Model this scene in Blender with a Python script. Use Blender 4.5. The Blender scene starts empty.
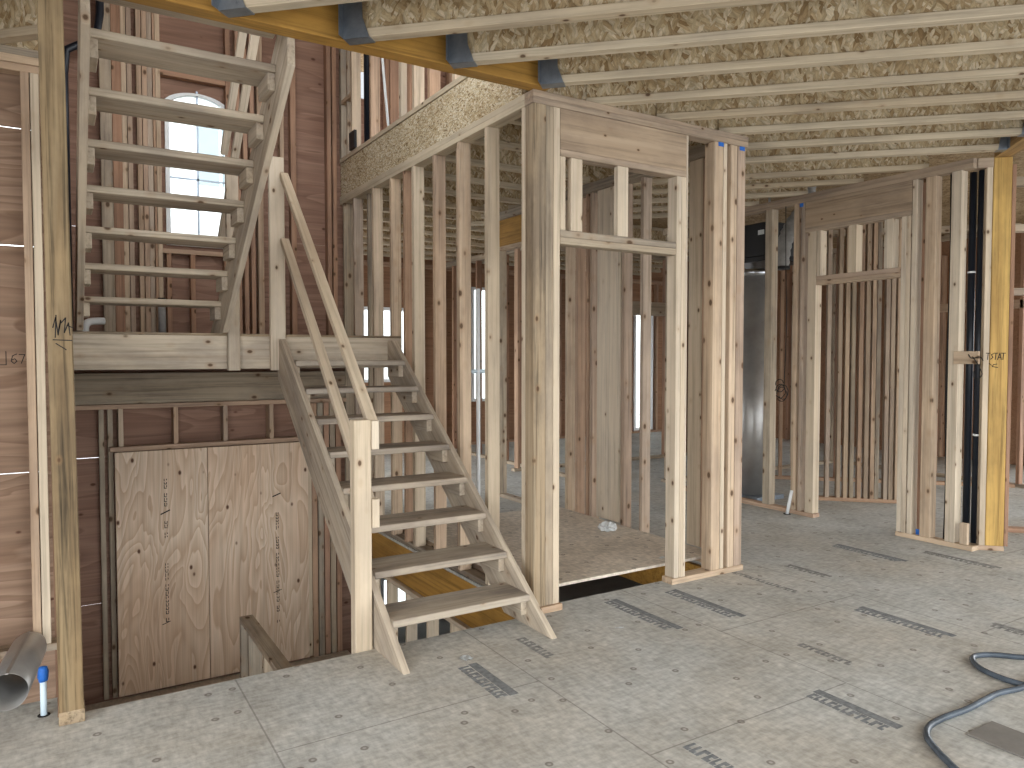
import bpy, bmesh, math, random
from mathutils import Vector, Matrix
random.seed(7)
scene = bpy.context.scene
COL = scene.collection
V = Vector
S2 = math.sqrt(.5)

# ------------------------------------------------------------------ camera
cam = bpy.data.cameras.new('camera'); cam.sensor_width = 36.0; cam.lens = 745/1024*36
cam.clip_start = .02
camo = bpy.data.objects.new('camera', cam); COL.objects.link(camo)
camo.location = (0, 0, 1.53)
camo.rotation_euler = (math.radians(90)-math.atan(27/745), 0, math.radians(-31.5))
scene.camera = camo
# ------------------------------------------------------------------ world: bright overcast sky
w = bpy.data.worlds.new('overcast_sky'); scene.world = w; w.use_nodes = True
nt = w.node_tree; bg = nt.nodes['Background']
tc = nt.nodes.new('ShaderNodeTexCoord'); sx = nt.nodes.new('ShaderNodeSeparateXYZ')
rp = nt.nodes.new('ShaderNodeValToRGB')
nt.links.new(tc.outputs['Generated'], sx.inputs[0]); nt.links.new(sx.outputs['Z'], rp.inputs[0])
rp.color_ramp.elements[0].position = 0.0; rp.color_ramp.elements[0].color = (.42, .43, .44, 1)
rp.color_ramp.elements[1].position = .06; rp.color_ramp.elements[1].color = (.93, .97, 1, 1)
nt.links.new(rp.outputs[0], bg.inputs['Color']); bg.inputs['Strength'].default_value = 3.6
# ------------------------------------------------------------------ view
vs = scene.view_settings
scene.display_settings.display_device = 'sRGB'
vs.view_transform = 'Standard'; vs.look = 'None'; vs.gamma = 1; vs.use_curve_mapping = False
vs.exposure = 0.64

# ------------------------------------------------------------------ materials
def newmat(name, rough=.8, metal=0.):
    m = bpy.data.materials.new(name); m.use_nodes = True
    t = m.node_tree; b = t.nodes['Principled BSDF']
    b.inputs['Roughness'].default_value = rough; b.inputs['Metallic'].default_value = metal
    b.inputs['Specular IOR Level'].default_value = .25
    return m, t, b
def N(t, kind, **kw):
    n = t.nodes.new(kind)
    for k, v in kw.items(): setattr(n, k, v)
    return n
def mixc(t, mode, fac, a, b):
    n = t.nodes.new('ShaderNodeMix'); n.data_type = 'RGBA'; n.blend_type = mode
    for i, v in ((0, fac), (6, a), (7, b)):
        if isinstance(v, (int, float)): n.inputs[i].default_value = v
        elif isinstance(v, tuple): n.inputs[i].default_value = (*v, 1)
        else: t.links.new(v, n.inputs[i])
    return n.outputs[2]
def ramp(t, src, stops, interp='LINEAR'):
    n = t.nodes.new('ShaderNodeValToRGB'); cr = n.color_ramp; cr.interpolation = interp
    while len(cr.elements) < len(stops): cr.elements.new(.5)
    for e, (p, c) in zip(cr.elements, stops):
        e.position = p; e.color = (*c, 1) if isinstance(c, tuple) else (c, c, c, 1)
    t.links.new(src, n.inputs[0]); return n.outputs[0]
def coords(t, scale, rnd=True, kind='Object'):
    tc = N(t, 'ShaderNodeTexCoord'); out = tc.outputs[kind]
    if rnd:
        oi = N(t, 'ShaderNodeObjectInfo'); ml = N(t, 'ShaderNodeVectorMath', operation='SCALE')
        cx = N(t, 'ShaderNodeCombineXYZ')
        mm = N(t, 'ShaderNodeMath', operation='MULTIPLY'); mm.inputs[1].default_value = 91.7
        t.links.new(oi.outputs['Random'], mm.inputs[0])
        for i in range(3): t.links.new(mm.outputs[0], cx.inputs[i])
        ad = N(t, 'ShaderNodeVectorMath', operation='ADD')
        t.links.new(out, ad.inputs[0]); t.links.new(cx.outputs[0], ad.inputs[1]); out = ad.outputs[0]
    mp = N(t, 'ShaderNodeMapping'); mp.inputs['Scale'].default_value = scale
    t.links.new(out, mp.inputs[0]); return mp.outputs[0]
def noise(t, vec, scale=1, detail=4, rough=.6, dist=0.):
    n = N(t, 'ShaderNodeTexNoise'); n.inputs['Scale'].default_value = scale
    n.inputs['Detail'].default_value = detail; n.inputs['Roughness'].default_value = rough
    n.inputs['Distortion'].default_value = dist
    t.links.new(vec, n.inputs['Vector']); return n.outputs[0]
def bump(t, b, h, strength=.2, dist=.004):
    bn = N(t, 'ShaderNodeBump'); bn.inputs['Strength'].default_value = strength; bn.inputs['Distance'].default_value = dist
    t.links.new(h, bn.inputs['Height']); t.links.new(bn.outputs[0], b.inputs['Normal'])

def lumber(name, palette, knot=.10, grain=.5, dirt=.25, rough=.78, knotcol=(.085, .045, .022)):
    """sawn softwood, grain along the board's own length (local X)"""
    m, t, b = newmat(name, rough)
    oi = N(t, 'ShaderNodeObjectInfo')
    n = len(palette)
    base = ramp(t, oi.outputs['Random'], [((i+.0)/n, c) for i, c in enumerate(palette)], 'CONSTANT')
    g1 = noise(t, coords(t, (1.1, 42, 42)), 1, 5, .65, .4)
    c1 = ramp(t, g1, [(.30, 1-.72*grain), (.50, 1.0), (.75, 1+.20*grain)])
    g2 = noise(t, coords(t, (.45, 11, 11)), 1, 3, .5, 1.2)
    c2 = ramp(t, g2, [(.32, (1-.30*grain, 1-.36*grain, 1-.42*grain)), (.62, (1., 1., 1.))])
    col = mixc(t, 'MULTIPLY', 1., base, c1); col = mixc(t, 'MULTIPLY', 1., col, c2)
    g3 = noise(t, coords(t, (1.6, 4, 4)), 1, 5, .65)
    c3 = ramp(t, g3, [(.36, (1-dirt, 1-dirt, 1-dirt*.9)), (.58, (1., 1., 1.))])
    col = mixc(t, 'MULTIPLY', 1., col, c3)
    vo = N(t, 'ShaderNodeTexVoronoi'); vo.inputs['Scale'].default_value = 1
    t.links.new(coords(t, (7.5, 12, 12)), vo.inputs['Vector'])
    k = ramp(t, vo.outputs['Distance'], [(knot*1.1, 1.), (knot*2.1, 0.)])
    ks = N(t, 'ShaderNodeSeparateColor'); t.links.new(vo.outputs['Color'], ks.inputs[0])
    km = N(t, 'ShaderNodeMath', operation='MULTIPLY'); t.links.new(k, km.inputs[0]); t.links.new(ramp(t, ks.outputs[0], [(.50, 0.), (.53, .92)]), km.inputs[1])
    halo = ramp(t, vo.outputs['Distance'], [(knot*1.5, 1.), (knot*4.2, 0.)])
    kh = N(t, 'ShaderNodeMath', operation='MULTIPLY'); t.links.new(halo, kh.inputs[0]); t.links.new(ramp(t, ks.outputs[0], [(.50, 0.), (.53, .30)]), kh.inputs[1])
    col = mixc(t, 'MIX', kh.outputs[0], col, (.30, .17, .08))
    col = mixc(t, 'MIX', km.outputs[0], col, knotcol)
    t.links.new(col, b.inputs['Base Color'])
    bump(t, b, g1, .25, .003)
    return m

PALE = [(.57, .435, .305), (.51, .37, .255), (.61, .485, .355), (.47, .355, .265), (.55, .405, .285), (.60, .46, .325), (.50, .40, .31), (.52, .365, .255)]
M = {}
M['stud'] = lumber('spruce_stud', PALE, .10, .55, .22)
M['stud_red'] = lumber('fir_stud_reddish', [(.40, .235, .15), (.44, .27, .18), (.36, .215, .14), (.47, .31, .205)], .09, .5, .25)
M['weather'] = lumber('weathered_lumber', [(.44, .365, .27), (.40, .325, .235), (.47, .385, .285), (.38, .32, .245)], .11, .6, .32)
M['stair'] = lumber('stair_lumber', [(.53, .445, .34), (.50, .42, .325), (.56, .475, .365)], .085, .5, .28)
M['tread'] = lumber('stair_tread_lumber', [(.41, .35, .275), (.44, .37, .29), (.385, .33, .265)], .06, .5, .42)
M['rail'] = lumber('rail_lumber', [(.62, .515, .385), (.59, .485, .355), (.64, .545, .42)], .07, .4, .15)
M['post'] = lumber('treated_post', [(.285, .21, .118), (.275, .20, .11)], .05, 1.1, .35)
M['post2'] = lumber('corner_post', [(.38, .295, .195), (.35, .265, .17)], .07, .95, .40)
M['flange'] = lumber('joist_flange', [(.58, .49, .355), (.54, .445, .315), (.60, .51, .375)], .07, .4, .18)
M['header'] = lumber('header_lumber', [(.45, .35, .255), (.43, .325, .225)], .05, .5, .28)
M['yellow'] = lumber('yellow_lvl', [(.56, .36, .11), (.52, .33, .10)], .0, .8, .3, .55)
M['amber'] = lumber('amber_lvl', [(.45, .245, .055), (.42, .225, .05)], .0, .6, .35, .55)
M['glulam'] = lumber('glulam', [(.40, .25, .10)], .03, .9, .3, .6)

def osb(name, c0, c1, c2, c3, cell=(70, 60, 15), angles=(.2, -.5, .9), flat=False):
    """strand board: three layers of overlapping wood strands, laid in the board's face"""
    m, t, b = newmat(name, .8)
    cc = coords(t, (1, 1, 1)); cols = []; hs = []
    wn_ = N(t, 'ShaderNodeTexNoise'); wn_.inputs['Scale'].default_value = 14; t.links.new(cc, wn_.inputs['Vector'])
    wd = N(t, 'ShaderNodeVectorMath', operation='SCALE'); wd.inputs['Scale'].default_value = .03; t.links.new(wn_.outputs['Color'], wd.inputs[0])
    ad = N(t, 'ShaderNodeVectorMath', operation='ADD'); t.links.new(cc, ad.inputs[0]); t.links.new(wd.outputs[0], ad.inputs[1])
    for an in angles:
        mp0 = N(t, 'ShaderNodeMapping'); mp0.inputs['Rotation'].default_value = (0, 0, an) if flat else (0, an, 0); mp0.inputs['Location'].default_value = (an, an*2, an*3)
        t.links.new(ad.outputs[0], mp0.inputs[0])
        mp = N(t, 'ShaderNodeMapping'); mp.inputs['Scale'].default_value = cell; t.links.new(mp0.outputs[0], mp.inputs[0])
        vo = N(t, 'ShaderNodeTexVoronoi'); vo.inputs['Scale'].default_value = 1; t.links.new(mp.outputs[0], vo.inputs['Vector'])
        sp = N(t, 'ShaderNodeSeparateColor'); t.links.new(vo.outputs['Color'], sp.inputs[0])
        fib = noise(t, mp.outputs[0], 3.1, 3, .6)
        cl = ramp(t, sp.outputs[0], [(0, c0), (.22, c1), (.6, c2), (.95, c3)])
        cl = mixc(t, 'MULTIPLY', 1., cl, ramp(t, vo.outputs['Distance'], [(.35, 1.), (.85, .72)]))
        cols.append(mixc(t, 'MULTIPLY', 1., cl, ramp(t, fib, [(.3, .75), (.55, 1.), (.75, 1.12)]))); hs.append(sp.outputs[1])
    f1 = ramp(t, hs[0], [(.5, 0.), (.52, 1.)]); f2 = ramp(t, hs[1], [(.58, 0.), (.6, 1.)])
    col = mixc(t, 'MIX', f1, cols[0], cols[1]); col = mixc(t, 'MIX', f2, col, cols[2])
    g = noise(t, coords(t, (2, 2, 2)), 1, 4)
    col = mixc(t, 'MULTIPLY', 1., col, ramp(t, g, [(.3, (.80, .76, .70)), (.6, (1., 1., 1.))]))
    t.links.new(col, b.inputs['Base Color']); bump(t, b, hs[0], .3, .003)
    return m
M['osb'] = osb('osb_web', (.32, .21, .10), (.52, .385, .22), (.62, .50, .315), (.76, .65, .47), (54, 45, 13))
M['osb_rim'] = osb('osb_rim', (.22, .14, .065), (.52, .39, .225), (.68, .57, .385), (.80, .73, .57), (38, 90, 110), (.3, -.5, .1))
M['osb_deck'] = osb('osb_deck', (.22, .14, .06), (.34, .23, .12), (.42, .30, .165), (.48, .36, .22), (12, 45, 40), (.3, -.6, 1.1), True)

def plywood(name, base, dark, pale, rings=7., knots=.12, mixs=.5, sc=(.5, 3.2, 3.2)):
    m, t, b = newmat(name, .75)
    wv = noise(t, coords(t, sc), 1, 2.5, .45, 1.4)
    ml = N(t, 'ShaderNodeMath', operation='MULTIPLY'); ml.inputs[1].default_value = rings; t.links.new(wv, ml.inputs[0])
    fr = N(t, 'ShaderNodeMath', operation='FRACT'); t.links.new(ml.outputs[0], fr.inputs[0])
    r = ramp(t, fr.outputs[0], [(0, 0.), (.72, .7), (.93, 1.), (1., 0.)])
    big = noise(t, coords(t, (.7, 1.6, 1.6)), 1, 3)
    c0 = mixc(t, 'MIX', ramp(t, big, [(.38, 0.), (.66, 1.)]), base, pale)
    ff = N(t, 'ShaderNodeMath', operation='MULTIPLY'); ff.inputs[1].default_value = mixs; t.links.new(r, ff.inputs[0])
    col = mixc(t, 'MIX', ff.outputs[0], c0, dark)
    fine = noise(t, coords(t, (1.2, 55, 55)), 1, 3)
    col = mixc(t, 'MULTIPLY', 1., col, ramp(t, fine, [(.3, .82), (.6, 1.04)]))
    vo = N(t, 'ShaderNodeTexVoronoi'); vo.inputs['Scale'].default_value = 1
    t.links.new(coords(t, (4.2, 7, 7)), vo.inputs['Vector'])
    k = ramp(t, vo.outputs['Distance'], [(knots*.6, 1.), (knots*1.3, 0.)])
    col = mixc(t, 'MIX', k, col, (.10, .045, .025))
    t.links.new(col, b.inputs['Base Color']); return m
M['ply_red'] = plywood('sheathing_plywood_red', (.27, .155, .108), (.17, .088, .056), (.325, .20, .145), 6, .09, .6)
M['ply_left'] = plywood('sheathing_plywood_tan', (.29, .19, .13), (.18, .105, .065), (.345, .235, .165), 8, .06, .75)
M['ply_pale'] = plywood('panel_plywood', (.62, .455, .325), (.43, .285, .18), (.70, .575, .445), 13, .085, .7, (.55, 2.4, 2.4))
M['ply_orange'] = plywood('sheathing_plywood_orange', (.32, .17, .095), (.23, .115, .06), (.36, .21, .125), 5, .06, .4)

def plain(name, col, rough=.6, metal=0., vary=.15, sc=6):
    m, t, b = newmat(name, rough, metal)
    n = noise(t, coords(t, (sc, sc, sc)), 1, 4)
    t.links.new(mixc(t, 'MULTIPLY', 1., col, ramp(t, n, [(.3, 1-vary), (.65, 1.0)])), b.inputs['Base Color'])
    return m
M['steel'] = plain('galvanized_steel', (.62, .66, .70), .28, 1., .2)
M['duct'] = plain('duct_sheet_metal', (.42, .41, .395), .38, .6, .3, 3)
M['hanger'] = plain('hanger_steel', (.30, .34, .39), .42, .85, .3, 14)
M['black'] = plain('black_plastic', (.02, .02, .021), .45)
M['abs'] = plain('black_abs_pipe', (.014, .017, .024), .28)
M['cable'] = plain('black_cable', (.02, .018, .016), .5)
M['pex'] = plain('white_tubing', (.62, .74, .82), .4, 0, .05)
M['blue'] = plain('blue_tape', (.03, .16, .58), .5, 0, .3, 40)
M['whitepl'] = plain('white_plastic', (.78, .80, .80), .4, 0, .05)
M['ink'] = plain('black_marker_ink', (.02, .018, .017), .8)
M['print'] = plain('grey_printed_ink', (.225, .235, .24), .8, 0, .45, 40)
M['print_faint'] = plain('faint_printed_ink', (.27, .265, .25), .85, 0, .5, 30)
M['hose'] = plain('grey_hose_rubber', (.085, .105, .13), .26, 0, .5, 9)
M['board_grey'] = plain('grey_fibre_board', (.20, .185, .165), .85, 0, .25, 9)
M['paper'] = plain('white_paper', (.72, .74, .74), .8, 0, .15, 30)
M['concrete'] = plain('basement_concrete', (.40, .395, .38), .9, 0, .25, 2)
M['flex'] = plain('grey_insulated_duct', (.32, .315, .30), .6, 0, .35, 10)
M['vinyl'] = plain('white_vinyl', (.80, .82, .82), .45, 0, .04)
M['siding'] = plain('pale_siding', (.75, .76, .77), .8, 0, .05)
M['housewin'] = plain('blue_grey_glazing', (.22, .27, .30), .2, 0, .2)
M['orange'] = plain('orange_plastic', (.85, .16, .03), .5)
M['shingle'] = plain('grey_roofing', (.16, .16, .165), .9)
# clear pane
m, t, b = newmat('window_glass', .02)
gl = N(t, 'ShaderNodeBsdfGlossy'); gl.inputs['Roughness'].default_value = .02
tr = N(t, 'ShaderNodeBsdfTransparent'); tr.inputs[0].default_value = (.93, .97, .96, 1)
fz = N(t, 'ShaderNodeFresnel'); fz.inputs[0].default_value = 1.45
mx = N(t, 'ShaderNodeMixShader'); t.links.new(fz.outputs[0], mx.inputs[0]); t.links.new(tr.outputs[0], mx.inputs[1]); t.links.new(gl.outputs[0], mx.inputs[2])
t.links.new(mx.outputs[0], t.nodes['Material Output'].inputs[0]); M['glass'] = m
# sub-floor panels: dusty, with tongue and groove seams
def floor_mat(name, base, tan, seams=True):
    m, t, b = newmat(name, .72)
    cc = coords(t, (1, 1, 1), False)
    big = noise(t, cc, .9, 5, .6, .3)
    col = mixc(t, 'MIX', ramp(t, big, [(.40, 0.), (.66, 1.)]), base, tan)
    mp = N(t, 'ShaderNodeMapping'); mp.inputs['Scale'].default_value = (38, 15, 20); mp.inputs['Rotation'].default_value = (0, 0, .35); t.links.new(cc, mp.inputs[0])
    fl = noise(t, mp.outputs[0], 1, 3, .65)
    col = mixc(t, 'MULTIPLY', 1., col, ramp(t, fl, [(.32, .80), (.5, .97), (.7, 1.13)]))
    mp = N(t, 'ShaderNodeMapping'); mp.inputs['Scale'].default_value = (14, 40, 20); mp.inputs['Rotation'].default_value = (0, 0, -.5); t.links.new(cc, mp.inputs[0])
    fl2 = noise(t, mp.outputs[0], 1, 2, .6)
    col = mixc(t, 'MULTIPLY', 1., col, ramp(t, fl2, [(.34, .84), (.55, 1.), (.72, 1.12)]))
    mid = noise(t, cc, 2.2, 6, .68)
    col = mixc(t, 'MULTIPLY', 1., col, ramp(t, mid, [(.30, (.78, .77, .75)), (.55, (1., 1., 1.)), (.75, (1.10, 1.11, 1.12))]))
    # nail heads / dark specks on joist lines
    vo = N(t, 'ShaderNodeTexVoronoi'); vo.voronoi_dimensions = '2D'; vo.inputs['Scale'].default_value = 3.3; t.links.new(cc, vo.inputs['Vector'])
    k = ramp(t, vo.outputs['Distance'], [(.018, .25), (.03, .7), (.048, .7), (.06, 0.)])
    col = mixc(t, 'MIX', k, col, (.13, .11, .09))
    if seams:
        sp = N(t, 'ShaderNodeSeparateXYZ'); t.links.new(cc, sp.inputs[0])
        cx = N(t, 'ShaderNodeCombineXYZ')
        ay = N(t, 'ShaderNodeMath', operation='ADD'); ay.inputs[1].default_value = 9.31+2.44
        ax = N(t, 'ShaderNodeMath', operation='ADD'); ax.inputs[1].default_value = 1.22*7-.70
        t.links.new(sp.outputs['Y'], ay.inputs[0]); t.links.new(sp.outputs['X'], ax.inputs[0])
        t.links.new(ay.outputs[0], cx.inputs[0]); t.links.new(ax.outputs[0], cx.inputs[1])
        br = N(t, 'ShaderNodeTexBrick'); br.offset = .316; br.offset_frequency = 2
        br.inputs['Scale'].default_value = 1; br.inputs['Brick Width'].default_value = 2.44; br.inputs['Row Height'].default_value = 1.22
        br.inputs['Mortar Size'].default_value = .004; br.inputs['Mortar Smooth'].default_value = .2
        t.links.new(cx.outputs[0], br.inputs['Vector'])
        fb = N(t, 'ShaderNodeMath', operation='MULTIPLY'); fb.inputs[1].default_value = .48; t.links.new(br.outputs['Fac'], fb.inputs[0])
        col = mixc(t, 'MIX', fb.outputs[0], col, (.10, .09, .08))
    t.links.new(col, b.inputs['Base Color']); bump(t, b, fl, .15, .002)
    return m
M['floor'] = floor_mat('subfloor_panels', (.485, .485, .46), (.475, .445, .39))
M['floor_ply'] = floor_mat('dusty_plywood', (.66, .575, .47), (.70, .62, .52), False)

# ------------------------------------------------------------------ builders
ORG = {}
def setp(o, **kw):
    for k, v in kw.items():
        if v is not None: o[k] = v
    return o
def thing(name, label, cat, loc, group=None):
    o = bpy.data.objects.new(name, None); o.empty_display_size = .1; COL.objects.link(o)
    o.location = loc; ORG[o.name] = Matrix.Translation(V(loc))
    return setp(o, label=label, category=cat, group=group, kind='thing')
def link(name, me, mat, Mw, par=None):
    o = bpy.data.objects.new(name, me); COL.objects.link(o)
    if mat is not None: me.materials.append(M[mat])
    ORG[o.name] = Mw
    if par is not None:
        o.parent = par; o.matrix_local = ORG[par.name].inverted() @ Mw
    else: o.matrix_local = Mw
    return o
def tag(o, label, cat, group=None): return setp(o, label=label, category=cat, group=group, kind='thing')
def struct(o): return setp(o, kind='structure')
def boxmesh(name, lx, ly, lz, bev=.0025):
    bm = bmesh.new(); bmesh.ops.create_cube(bm, size=1)
    bmesh.ops.scale(bm, vec=(lx, ly, lz), verts=bm.verts)
    if bev > 0: bmesh.ops.bevel(bm, geom=bm.edges[:], offset=min(bev, .3*min(lx, ly, lz)), segments=1, affect='EDGES')
    me = bpy.data.meshes.new(name); bm.to_mesh(me); bm.free(); return me
def frame(o, x, y):
    x = V(x).normalized(); y = V(y); y = (y - x*y.dot(x)).normalized(); z = x.cross(y)
    return Matrix(((x.x, y.x, z.x, o[0]), (x.y, y.y, z.y, o[1]), (x.z, y.z, z.z, o[2]), (0, 0, 0, 1)))
def board(name, par, a, b, w, t, wdir, mat, bev=.0025):
    """board from a to b (its axis), w wide along wdir, t thick; local X runs along the grain"""
    a, b = V(a), V(b)
    return link(name, boxmesh(name, (b-a).length, w, t, bev), mat, frame((a+b)/2, b-a, wdir), par)
def bx(name, par, x0, x1, y0, y1, z0, z1, mat, grain=None, bev=.0025):
    """axis-aligned board, grain along its longest side unless told"""
    d = (x1-x0, y1-y0, z1-z0); ax = grain if grain is not None else max(range(3), key=lambda i: d[i])
    oth = [i for i in range(3) if i != ax]
    c = V(((x0+x1)/2, (y0+y1)/2, (z0+z1)/2)); e = [V((1, 0, 0)), V((0, 1, 0)), V((0, 0, 1))]
    return board(name, par, c-e[ax]*d[ax]/2, c+e[ax]*d[ax]/2, d[oth[0]], d[oth[1]], e[oth[0]], mat, bev)
def PD(D, Cc, z=0.): return V((S2*D - S2*Cc, S2*D + S2*Cc, z))   # the 45 degree frame of the joists
CD, DD = V((-S2, S2, 0)), V((S2, S2, 0))
def bmobj(name, bm, mat, par=None, Mw=None):
    me = bpy.data.meshes.new(name); bm.normal_update(); bm.to_mesh(me); bm.free()
    return link(name, me, mat, Mw if Mw is not None else Matrix.Identity(4), par)
def add_box(bm, x0, x1, y0, y1, z0, z1):
    r = bmesh.ops.create_cube(bm, size=1)
    for v in r['verts']: v.co = ((v.co.x+.5)*(x1-x0)+x0, (v.co.y+.5)*(y1-y0)+y0, (v.co.z+.5)*(z1-z0)+z0)
def prism(bm, pts, n, depth):
    """extrude the closed polygon pts along vector n by depth"""
    n = V(n).normalized()*depth
    a = [bm.verts.new(V(p)) for p in pts]; b_ = [bm.verts.new(V(p)+n) for p in pts]
    bm.faces.new(a); bm.faces.new(b_[::-1])
    for i in range(len(pts)):
        j = (i+1) % len(pts); bm.faces.new((a[j], a[i], b_[i], b_[j]))
    bmesh.ops.recalc_face_normals(bm, faces=bm.faces[:])
def plank_poly(name, par, pts2, origin, ux, uy, thick, mat):
    """board cut to polygon pts2 given in its own (grain, across) axes"""
    bm = bmesh.new(); prism(bm, [(p[0], p[1], 0) for p in pts2], (0, 0, 1), thick)
    bmesh.ops.bevel(bm, geom=bm.edges[:], offset=.002, segments=1, affect='EDGES')
    return bmobj(name, bm, mat, par, frame(origin, ux, uy))
def tube(bm, pts, r, seg=12, cap=True):
    pts = [V(p) for p in pts]; rings = []
    prev = None
    for i, p in enumerate(pts):
        d = (pts[min(i+1, len(pts)-1)] - pts[max(i-1, 0)]).normalized()
        if prev is None: u = d.orthogonal().normalized()
        else:
            u = prev - d*prev.dot(d); u.normalize()
        prev = u; v = d.cross(u); rr = r[i] if isinstance(r, (list, tuple)) else r
        rings.append([bm.verts.new(p + (u*math.cos(2*math.pi*k/seg) + v*math.sin(2*math.pi*k/seg))*rr) for k in range(seg)])
    for a, b_ in zip(rings, rings[1:]):
        for k in range(seg):
            f = bm.faces.new((a[k], a[(k+1) % seg], b_[(k+1) % seg], b_[k])); f.smooth = True
    if cap: bm.faces.new(rings[0][::-1]); bm.faces.new(rings[-1])
def catmull(P, n=8):
    P = [V(p) for p in P]; out = []
    for i in range(len(P)-1):
        p0, p1, p2, p3 = P[max(i-1, 0)], P[i], P[i+1], P[min(i+2, len(P)-1)]
        for k in range(n):
            s = k/n
            out.append(.5*((2*p1)+(p2-p0)*s+(2*p0-5*p1+4*p2-p3)*s*s+(3*p1-p0-3*p2+p3)*s**3))
    return out+[P[-1]]
def ribbon(name, par, strokes, origin, ux, uy, width, mat='ink'):
    """pen strokes: polylines in a plane, thin raised ink"""
    bm = bmesh.new()
    for s in strokes:
        for (x0, y0), (x1, y1) in zip(s, s[1:]):
            d = V((x1-x0, y1-y0, 0)); L = d.length
            if L < 1e-6: continue
            d /= L; p = V((-d.y, d.x, 0))*width/2
            a, b_ = V((x0, y0, 0))-d*width*.4, V((x1, y1, 0))+d*width*.4
            prism(bm, [a-p, b_-p, b_+p, a+p], (0, 0, 1), .0006)
    return bmobj(name, bm, mat, par, frame(origin, ux, uy))

# ================================================================== STRUCTURE
Z1, ZT = 3.08, 3.385            # underside of joists / top of joists
def boxes(name, mat, lst, par=None):
    bm = bmesh.new()
    for b in lst: add_box(bm, *b)
    return bmobj(name, bm, mat, par)
floor = struct(boxes('floor', 'floor', [(-3, 12, -2.8, 3.66, -.022, 0), (2.40, 2.50, 3.66, 11.6, -.022, 0), (2.50, 4.08, 3.66, 3.765, -.022, 0),
    (4.08, 12, 3.66, 11.6, -.022, 0), (2.50, 4.08, 5.75, 11.6, -.022, 0), (-3, -.02, 3.66, 3.88, -.022, 0)]))
# decking carried by the ceiling joists, and the roof far above
struct(boxes('ceiling', 'osb_deck', [(-3, 12, -2.8, 3.68, ZT, ZT+.018), (2.40, 12, 3.68, 11.6, ZT, ZT+.018), (-3, 0, 3.68, 4.62, ZT, ZT+.018)]))
struct(boxes('ceiling_roof', 'osb_deck', [(-3, 12, .6, 11.6, 6.1, 6.12)]))  # unseen front edge placed to set how much daylight gets upstairs
struct(boxes('floor_basement', 'concrete', [(-3, 12, 1.5, 11.6, -2.9, -2.8)]))
struct(boxes('wall_foundation', 'concrete', [(-.4, -.2, 3.9, 7.3, -2.9, -1.4), (-3, -1.2, 1.3, 1.5, -2.9, -.3), (2.3, 12, 1.3, 1.5, -2.9, -.3)]))  # gap in the unseen near wall added to light the stairwell panels

# ---- back wall of the stairwell: plywood sheathing with an arched window hole
WX0, WX1, WZ0, WZS, WZA = .84, 1.365, 2.50, 3.74, 3.885
def arch(n=14, ins=0.):
    out = []
    for i in range(n+1):
        s = -1+2*i/n; out.append(((WX0+WX1)/2 + s*((WX1-WX0)/2-ins), WZS + (WZA-WZS)*math.sqrt(max(0, 1-.86*s*s)) - (WZA-WZS)*math.sqrt(.14) - ins*.6))
    return out
wb = struct(boxes('wall_back', 'ply_red', [(-.05, WX0, 7.10, 7.115, 1.40, 2.60), (-.05, WX0, 7.10, 7.115, 2.604, 3.82), (WX1, 2.47, 7.10, 7.115, 1.40, 2.60), (WX1, 2.47, 7.10, 7.115, 2.604, 3.82),
    (WX0, WX1, 7.10, 7.115, 1.40, WZ0), (-.05, 2.47, 7.10, 7.115, .692, 1.40), (.34, 2.47, 7.10, 7.115, .686, .693), (.34, 2.47, 7.10, 7.115, -.548, -.541), (-.05, 2.47, 7.10, 7.115, -.542, .687), (-.05, 2.47, 7.10, 7.115, -2.8, -.547)]))
bm = bmesh.new()
top = [(WX0, 3.82)] + [(WX0, WZS)] + arch() + [(WX1, WZS), (WX1, 3.82), (2.47, 3.82), (2.47, 6.1), (-.05, 6.1), (-.05, 3.82)]
pts = []
for p in top:
    if not pts or (abs(p[0]-pts[-1][0])+abs(p[1]-pts[-1][1])) > 1e-5: pts.append(p)
prism(bm, [(p[0], 7.10, p[1]) for p in pts], (0, 1, 0), .015)
bmobj('sheathing', bm, 'ply_red', wb)
def px2X(x, Y): t = (x-512)/745; return Y*(.5225+.8526*t)/(.8526-.5225*t)
def bstud(px, wd, mat, z0, z1, y0=7.012, y1=7.10, name='stud'):
    X = px2X(px, y0); bx(name, wb, X, X+wd, y0, y1, z0, z1, mat)
for px, wd, mt_ in [(105, .085, 'weather'), (117, .07, 'stud_red'), (126.5, .037, 'stud'), (132, .037, 'stud'), (141.5, .037, 'stud'), (147, .037, 'stud'), (152, .037, 'stud'), (157.5, .02, 'stud_red'), (160.3, .037, 'stud')]:
    bstud(px, wd, mt_, 1.70, 6.1)
for px, wd, mt_ in [(229.5, .038, 'stud_red'), (239, .036, 'stud_red'), (246, .036, 'stud_red'), (253, .036, 'stud_red'), (260, .05, 'stud'), (282.5, .036, 'stud'), (293, .05, 'stud_red'), (329, .04, 'stud_red'), (334.5, .04, 'stud_red')]:
    bstud(px, wd, mt_, 1.70, 6.1)
bx('window_sill_plate', wb, .80, 1.44, 7.012, 7.10, 2.42, 2.458, 'stud')
for X in (.83, 1.02, 1.30): bx('cripple_stud', wb, X, X+.038, 7.014, 7.10, 1.70, 2.42, 'stud_red')
bx('window_header', wb, .80, 1.44, 7.03, 7.10, 3.93, 4.2, 'stud_red')
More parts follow.
